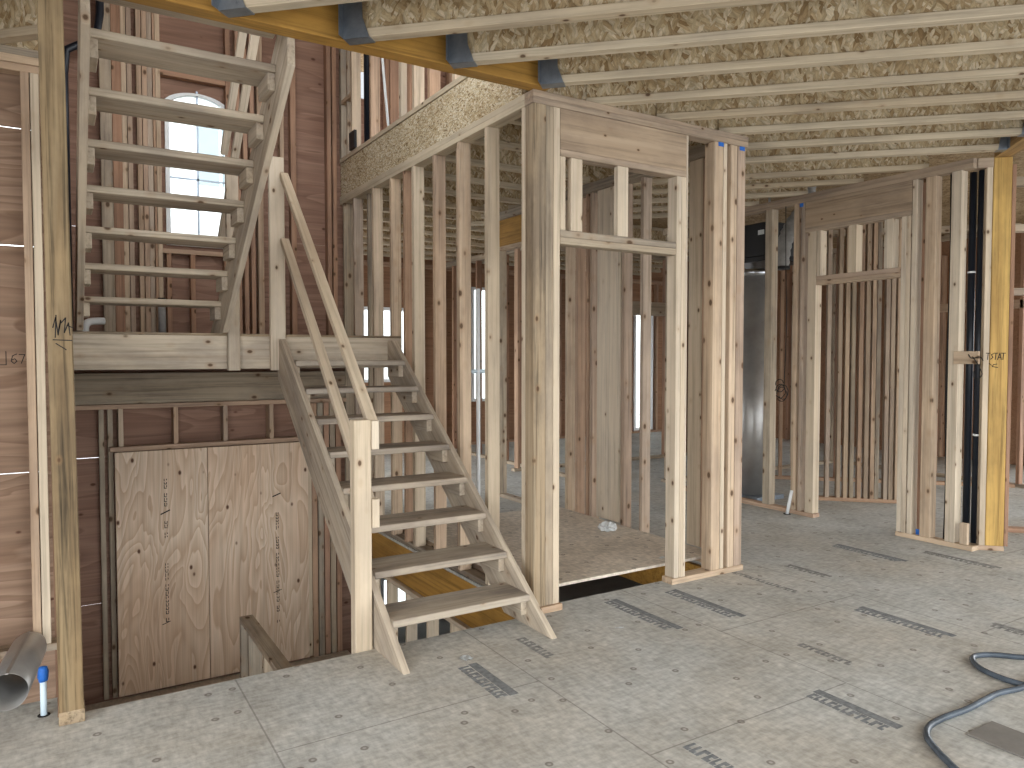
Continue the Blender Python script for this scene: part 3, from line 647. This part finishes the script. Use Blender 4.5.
bstuds(w, 5.5, 5.59, [7.62, 8.0, 8.8, 9.2, 9.6, 10.0, 10.4, 10.8], .039, 2.999, 'stud_red')
# ---- the right-hand wall with its doorway and the 45 degree return
RX0, RX1 = 6.12, 6.21
w = thing('stud_wall_frame', 'right-hand stud frame with doorway, wide header and double studs', 'wall frame', (6.16, 4.3, 0))
bx('top_plate', w, RX0, RX1, 3.115, 6.4, 3.042, 3.08, 'header'); bx('top_plate', w, RX0, RX1, 3.115, 6.4, 3.0045, 3.0415, 'header')
bx('bottom_plate', w, RX0-.005, RX1, 4.50, 6.4, 0, .038, 'stud'); bx('bottom_plate', w, RX0-.005, RX1, 3.06, 3.69, 0, .038, 'stud')
bx('header', w, RX0, RX1, 3.60, 4.64, 2.76, 3.003, 'header'); bx('header_plate', w, RX0, RX1, 3.60, 4.64, 2.715, 2.759, 'header')
bx('door_head_plate', w, RX0, RX1, 3.686, 4.511, 2.25, 2.29, 'stud'); bx('door_head_plate', w, RX0, RX1, 3.686, 4.511, 2.208, 2.249, 'stud')
bstuds(w, RX0, RX1, [(4.465, .04, 'rail'), (4.10, .08, 'rail'), (3.76, .08, 'rail')], 2.291, 2.714, name='cripple_stud')
bstuds(w, RX0, RX1, [(4.512, .09, 'rail'), (3.645, .04, 'rail'), (3.606, .037, 'rail')], .039, 2.714)
bstuds(w, RX0, RX1, [(4.645, .04, 'stud'), (4.715, .05, 'stud'), (5.02, .085, 'weather'), (5.5, .05, 'stud'), (3.555, .04, 'rail'), (3.40, .085, 'stud'), (3.20, .078, 'rail'), (5.9, .04, 'stud'), (6.3, .04, 'stud')], .039, 3.003)
bstuds(w, RX0+.03, RX1, [(3.497, .03, 'stud_red')], .039, 3.003)
for y in (3.50, ): bx('tape', w, RX0+.026, RX0+.03, y, y+.03, .04, .085, 'blue')
bx('tape', w, RX0-.002, RX0-.0005, 4.66, 4.70, 2.965, 3.0, 'blue')
nrm = CD
w = thing('stud_wall_frame', 'short angled wall end standing between the black pipes and the yellow post', 'wall frame', tuple(PD(6.6, -2.25)))
board('bottom_plate', w, PD(6.605, -2.175, .019), PD(6.605, -2.41, .019), .09, .038, DD, 'stud')
board('stud', w, PD(6.605, -2.253, .039), PD(6.605, -2.253, 3.04), .09, .042, DD, 'rail')
board('top_plate', w, PD(6.605, -2.165, 3.042), PD(6.605, -2.276, 3.042), .094, .076, DD, 'header')
t = thing('timber_post', 'bright yellow laminated post at the corner of the right-hand wall frame', 'post', tuple(PD(6.6, -2.34)))
board('post_body', t, PD(6.605, -2.342, .039), PD(6.605, -2.342, Z1-.001), .09, .13, DD, 'yellow', .004)
o = board('post_edge', t, PD(6.605, -2.422, .039), PD(6.605, -2.422, Z1-.06), .09, .028, DD, 'stud_red')
ribbon('marker_writing', t, [[(-.032, .06), (-.004, .06)], [(-.018, .06), (-.022, .01)], [(.018, .055), (.004, .048), (.016, .028), (.0, .012)], [(.022, .06), (.048, .06)], [(.036, .06), (.032, .01)], [(.048, .01), (.064, .06), (.074, .01)], [(.054, .028), (.07, .028)], [(.074, .06), (.102, .06)], [(.089, .06), (.085, .01)],
    [(.045, -.025), (.02, -.03), (.012, -.045), (.05, -.052)], [(-.01, -.02), (.006, -.035)]], PD(6.5595, -2.285, 1.50), -CD, (0, 0, 1), .006)
# black pipes, thermostat block and its wire
for (x, y, lab) in ((6.27, 3.188, 'black drain pipe in the right-hand stud bay, the one nearer the double stud'), (6.27, 3.122, 'black drain pipe in the right-hand stud bay, the one with a white clip')):
    t = thing('drain_pipe', lab, 'pipe', (x, y, .039)); bm = bmesh.new(); tube(bm, [(x, y, .0395), (x, y, 3.0)], .027, 18); bmobj('pipe', bm, 'abs', t)
    bm = bmesh.new(); tube(bm, [(x, y, .9 if y < 3.15 else 2.2), (x, y, .915 if y < 3.15 else 2.215)], .0295, 18); bmobj('clip', bm, 'whitepl', t)
tb = tag(bx('wood_block', None, 6.098, 6.119, 3.035, 3.225, 1.475, 1.575, 'stud', bev=.002), 'small wooden block nailed across the black pipes beside the writing', 'block')
bm = bmesh.new(); tube(bm, catmull([(6.10, 3.08, 1.53), (6.085, 3.06, 1.515), (6.08, 3.03, 1.47), (6.085, 3.0, 1.40), (6.085, 3.03, 1.36), (6.09, 3.06, 1.37), (6.09, 3.065, 1.42)], 8), .004, 8)
tube(bm, catmull([(6.097, 3.11, 1.55), (6.088, 3.08, 1.52), (6.09, 3.02, 1.53), (6.085, 2.995, 1.50)], 6), .004, 8)
tag(bmobj('thermostat_wire', bm, 'cable'), 'loop of dark thermostat wire curling below the small wooden block', 'wire')
bm = bmesh.new(); rnd = random.Random(3)
for k in range(4):
    c_ = V((6.09, 4.86+rnd.uniform(-.03, .03), 1.20+rnd.uniform(-.09, .05))); rr = rnd.uniform(.05, .075)
    tube(bm, [c_+V((rnd.uniform(-.008, .008), math.cos(a)*rr, math.sin(a)*rr*1.2)) for a in [i*math.pi/10 for i in range(19)]], .004, 7)
tube(bm, catmull([(6.10, 4.84, 1.25), (6.11, 4.83, 1.8), (6.115, 4.85, 2.5), (6.118, 4.86, 3.0)], 5), .004, 7)
tag(bmobj('wire_coil', bm, 'cable'), 'tangle of black wire hanging on a stud left of the right-hand doorway', 'wire')
# block stub at the foot of the pipe bay
tag(bx('wood_block', None, 6.125, 6.16, 3.105, 3.165, .0395, .21, 'stud', 2), 'short pale block standing on the plate beside the black pipes', 'block')
# sheet-metal riser, air handler and flexible duct in the room behind
t = thing('metal_duct', 'shiny sheet-metal riser duct behind the right-hand wall frame', 'duct', (6.5, 5.56, 0))
bm = bmesh.new(); tube(bm, [(6.47, 5.56, .0), (6.47, 5.56, 1.2), (6.47, 5.56, 1.203), (6.47, 5.56, 2.45)], [.155, .155, .152, .152], 28); bmobj('pipe', bm, 'duct', t)
bm = bmesh.new(); tube(bm, [(6.47, 5.56, 2.40), (6.47, 5.56, 2.47)], .165, 28); bmobj('collar', bm, 'steel', t)
bm = bmesh.new(); add_box(bm, 6.28, 6.70, 5.3, 5.85, .0, .045); bmobj('base_pan', bm, 'hanger', t)
t = thing('air_handler', 'black air handler box with a small white label under the ceiling', 'air handler', (6.7, 5.6, 2.48))
bx('case', t, 6.42, 7.0, 5.30, 5.95, 2.60, 2.96, 'black', bev=.01); bx('drip_pan', t, 6.40, 7.02, 5.28, 5.97, 2.55, 2.599, 'black'); bx('label', t, 6.416, 6.4195, 5.37, 5.45, 2.83, 2.88, 'paper')
for y in (5.36, 5.88): bx('hanging_strap', t, 6.5, 6.503, y, y+.03, 2.96, 3.384, 'steel')
t = thing('flexible_duct', 'grey wrapped flexible duct dropping beside the black air handler', 'duct', (6.5, 5.12, 2.5))
bm = bmesh.new(); P = catmull([(6.62, 4.97, 3.384), (6.6, 5.0, 3.1), (6.53, 5.10, 2.9), (6.48, 5.16, 2.7), (6.46, 5.18, 2.45)], 10)
tube(bm, P, [.075+.006*math.sin(i*2.1) for i in range(len(P))], 20); bmobj('hose', bm, 'flex', t)
bm = bmesh.new(); tube(bm, [(6.46, 5.18, 2.44), (6.46, 5.18, 2.47)], .088, 20); bmobj('collar', bm, 'black', t)
# rooms to the right: angled stud walls
def cwall(label, D, cs, c0, c1, loc, mats=('stud', 'rail', 'stud', 'stud_red')):
    w = thing('stud_wall_frame', label, 'wall frame', loc)
    board('bottom_plate', w, PD(D, c0, .019), PD(D, c1, .019), .09, .038, DD, 'stud_red'); board('top_plate', w, PD(D, c0, 3.04), PD(D, c1, 3.04), .09, .075, DD, 'weather')
    for i, c_ in enumerate(cs):
        board('stud', w, PD(D, c_, .039), PD(D, c_, 3.0), .09, .04, DD, mats[i % len(mats)])
    return w
cwall('angled stud wall packed tightly with studs, seen through the right-hand doorway', 8.5, [-1.18, -1.30, -1.42, -1.53, -1.60, -1.66, -1.735, -1.80, -1.86, -1.905, -1.99, -2.04, -2.10, -2.16], -1.15, -2.2, tuple(PD(8.5, -1.8)), ('stud', 'weather', 'stud', 'header'))
w = cwall('angled stud wall furthest back behind the right-hand doorway', 9.85, [-.45, -.75, -.98, -1.10, -1.4, -1.75, -2.15, -2.35, -2.42, -2.8, -3.2, -3.6], -.4, -3.7, tuple(PD(9.85, -1.5)), ('stud_red', 'stud', 'stud_red'))
board('blocking', w, PD(9.85, -2.44, 2.2), PD(9.85, -2.78, 2.2), .085, .085, DD, 'stud')
w = cwall('stud frame past the yellow post at the right edge of the photo', 7.33, [-2.655, -3.08, -3.5, -3.9], -2.63, -4.0, tuple(PD(7.33, -3.2)), ('stud_red', 'stud'))
board('head_plate', w, PD(7.33, -2.68, 2.64), PD(7.33, -3.06, 2.64), .09, .06, DD, 'rail'); board('blocking', w, PD(7.4, -2.68, 2.10), PD(7.4, -3.06, 2.10), .09, .06, DD, 'stud')
w = thing('stud_wall_frame', 'rear stud wall in the room past the yellow post', 'wall frame', (9.6, 5.2, 0))
bx('bottom_plate', w, 9.6, 9.69, 3.2, 6.6, 0, .038, 'weather'); bx('top_plate', w, 9.6, 9.69, 3.2, 6.6, 3.0, 3.078, 'weather')
bstuds(w, 9.6, 9.69, [3.3, 3.6, 3.95, 4.3, 4.5, 4.9, 5.3, 5.7, 6.1, 6.5], .039, 2.999, 'stud_red'); bx('blocking', w, 9.6, 9.69, 3.95, 5.3, 2.1, 2.2, 'stud')
w = thing('stud_wall_frame', 'stud partition between the sheet-metal duct and the rear room', 'wall frame', (7.4, 6.9, 0))
bx('bottom_plate', w, 6.3, 9.6, 6.7, 6.79, 0, .038, 'weather'); bx('top_plate', w, 6.3, 9.6, 6.7, 6.79, 3.0, 3.078, 'weather')
astuds(w, 6.7, 6.79, [6.35, 6.75, 6.8, 7.15, 7.55, 7.95, 8.0, 8.7, 9.1, 9.5], .039, 2.999, 'weather')

# ================================================================== LOOSE THINGS
# sheet-metal pipe lying across the floor edge at the left
t = thing('metal_pipe', 'dull sheet-metal pipe lying on the floor at the left edge', 'pipe', (-.2, 4.1, 0))
a, b_ = V((-.205, 3.845, .081)), V((-.137, 4.49, .055)); bm = bmesh.new(); n_ = 36; d = (b_-a).normalized(); u = d.orthogonal().normalized(); v = d.cross(u)
R1 = [[bm.verts.new(p_+(u*math.cos(2*math.pi*k/n_)+v*math.sin(2*math.pi*k/n_))*r_) for k in range(n_)] for p_, r_ in ((a, .080), (a+d*.4, .080), (b_-d*.05, .079), (b_, .072), (b_, .070), (b_-d*.05, .077), (a+d*.4, .078), (a, .0785))]
R1.append(R1[0])
for q, s_ in zip(R1, R1[1:]):
    for k in range(n_): f = bm.faces.new((q[k], q[(k+1) % n_], s_[(k+1) % n_], s_[k])); f.smooth = True
bmobj('pipe_shell', bm, 'duct', t)
bm = bmesh.new(); sd = (u*math.cos(.6)+v*math.sin(.6)); add_box(bm, 0, .62, -.006, .006, -.002, .004)
bmobj('seam', bm, 'duct', t, frame(a+V((0, 0, .0805)), d, d.cross(V((0, 0, 1)))))
t = thing('supply_tube', 'white water tube with blue taped top sticking up from the floor', 'tube', (-.07, 3.715, 0))
bm = bmesh.new(); tube(bm, [(-.07, 3.715, -.05), (-.07, 3.715, .175)], .0125, 16); bmobj('tube', bm, 'pex', t)
bm = bmesh.new(); tube(bm, [(-.07, 3.715, .148), (-.071, 3.715, .165), (-.069, 3.715, .19), (-.07, 3.715, .208), (-.07, 3.715, .212)], [.016, .0195, .0185, .0165, .006], 12)
for vv in bm.verts: vv.co.x += .0025*math.sin(vv.co.z*420+vv.co.y*300)
bmobj('tape_cap', bm, 'blue', t)
bm = bmesh.new(); tube(bm, [(-.07, 3.715, 0), (-.07, 3.715, .0025)], .024, 16); bmobj('floor_hole_ring', bm, 'ink', t)
t = thing('supply_tube', 'white tube stub standing on the floor before the right-hand frame', 'tube', (6.05, 4.745, 0))
bm = bmesh.new(); tube(bm, [(6.05, 4.745, 0), (6.075, 4.715, .235)], .016, 14); bmobj('tube', bm, 'whitepl', t)
bm = bmesh.new(); tube(bm, [(6.05, 4.745, 0), (6.05, 4.745, .004)], .035, 14); bmobj('floor_collar', bm, 'ink', t)
# hose
P = catmull([(4.6, 1.66, .014), (4.30, 1.74, .014), (4.145, 1.813, .014), (4.06, 1.90, .014), (3.97, 1.948, .014), (3.895, 1.935, .014), (3.82, 1.865, .014), (3.785, 1.76, .014), (3.80, 1.64, .014), (3.90, 1.50, .014), (4.06, 1.42, .014), (4.18, 1.48, .02), (4.12, 1.60, .03), (3.95, 1.63, .042), (3.84, 1.635, .028), (3.74, 1.645, .016), (3.60, 1.675, .014), (3.46, 1.672, .014), (3.31, 1.668, .014), (3.15, 1.678, .014), (3.03, 1.668, .014), (2.94, 1.625, .014), (2.88, 1.56, .014), (2.83, 1.49, .014), (2.78, 1.41, .014), (2.74, 1.30, .014), (2.72, 1.1, .014)], 8)
bm = bmesh.new(); tube(bm, P, .0135, 12); tag(bmobj('air_hose', bm, 'hose'), 'grey rubber hose looping across the floor at the lower right', 'hose')
t = tag(bx('board_offcut', None, 3.115, 3.315, .95, 1.565, .0, .009, 'board_grey', bev=.002), 'flat dark grey board lying on the floor beside the hose', 'offcut')
def crumple(name, loc, r, sq, label, seed, mat='paper'):
    rnd = random.Random(seed); bm = bmesh.new(); bmesh.ops.create_icosphere(bm, subdivisions=3, radius=r)
    for v in bm.verts: v.co *= rnd.uniform(.62, 1.15); v.co.z *= sq
    mz = min(v.co.z for v in bm.verts)
    for v in bm.verts: v.co.z -= mz
    tag(bmobj(name, bm, mat, None, Matrix.Translation(V(loc))), label, 'litter')
crumple('crumpled_wrapper', (3.87, 4.80, .088), .075, .55, 'crumpled pale wrapper lying on the plywood sheet inside the doorway', 5)
def scrap(name, loc, a, b, rz, label, lift=.004):
    bm = bmesh.new(); n = 6
    g = [[bm.verts.new((a*(i/n-.5), b*(j/n-.5), .0015+lift*(math.sin(i*1.3)*math.cos(j*1.7)+1))) for j in range(n+1)] for i in range(n+1)]
    for i in range(n):
        for j in range(n): bm.faces.new((g[i][j], g[i+1][j], g[i+1][j+1], g[i][j+1]))
    bmesh.ops.solidify(bm, geom=bm.faces[:], thickness=.001)
    tag(bmobj(name, bm, 'paper', None, Matrix.Translation(V(loc)) @ Matrix.Rotation(rz, 4, 'Z')), label, 'litter')
scrap('paper_scrap', (1.75, 3.30, 0), .055, .06, .3, 'little white paper scrap on the floor in front of the stairs')
scrap('paper_scrap', (2.69, 3.228, 0), .05, .012, -.5, 'thin white sliver on the floor in front of the doorway', .002)
scrap('paper_scrap', (3.68, 3.95, .0905), .06, .03, .4, 'white chip at the front edge of the plywood sheet in the doorway', .003)
# pipes at the back of the stairwell
t = thing('vent_pipe', 'thin dark pipe running up the stairwell corner beside the left post', 'pipe', (.1, 6.9, 1.7))
bm = bmesh.new(); tube(bm, [(.1, 6.9, 1.699), (.1, 6.9, 3.75), (.12, 6.92, 3.95), (.33, 6.94, 4.1), (.36, 6.95, 4.3), (.36, 6.95, 6.0)], .03, 14); bmobj('pipe', bm, 'abs', t)
t = thing('pipe_stub', 'short grey pipe stub standing on the stair landing by the back studs', 'pipe', (.78, 6.95, 1.699))
bm = bmesh.new(); tube(bm, [(.78, 6.95, 1.699), (.78, 6.95, 2.0)], .03, 14); bmobj('pipe', bm, 'flex', t)
bm = bmesh.new(); tube(bm, [(.78, 6.95, 2.0), (.78, 6.95, 2.03)], .033, 14); bmobj('cap', bm, 'black', t)
t = thing('pipe_elbow', 'white pipe elbow lying in the left corner of the stair landing', 'pipe', (.25, 6.6, 1.699))
bm = bmesh.new(); tube(bm, catmull([(.2, 6.55, 1.70), (.2, 6.55, 1.76), (.23, 6.58, 1.80), (.33, 6.62, 1.81)], 6), .028, 14); bmobj('elbow', bm, 'whitepl', t)
# work lights and pipes of the rear room seen between studs
t = thing('service_pipe', 'bright white pipe with a cross tee rising just behind the long stud wall', 'pipe', (2.76, 5.0, 0))
bm = bmesh.new(); tube(bm, [(2.76, 5.0, .0), (2.76, 5.0, 2.05)], .016, 12); bmobj('pipe', bm, 'whitepl', t)
bm = bmesh.new(); tube(bm, [(2.68, 5.02, 1.42), (2.86, 4.98, 1.42)], .016, 12); bmobj('tee', bm, 'pex', t)
bm = bmesh.new(); tube(bm, [(2.76, 5.0, 0), (2.76, 5.0, .10)], .07, 14); bmobj('foot', bm, 'black', t)
bm = bmesh.new(); tube(bm, catmull([(6.19, 3.315, .039), (6.195, 3.31, .5), (6.185, 3.32, 1.3), (6.195, 3.31, 2.2), (6.19, 3.315, 3.0)], 6), .012, 10)
tag(bmobj('black_cable', bm, 'cable'), 'thin black cable running up the bay between the double studs of the right-hand frame', 'cable')
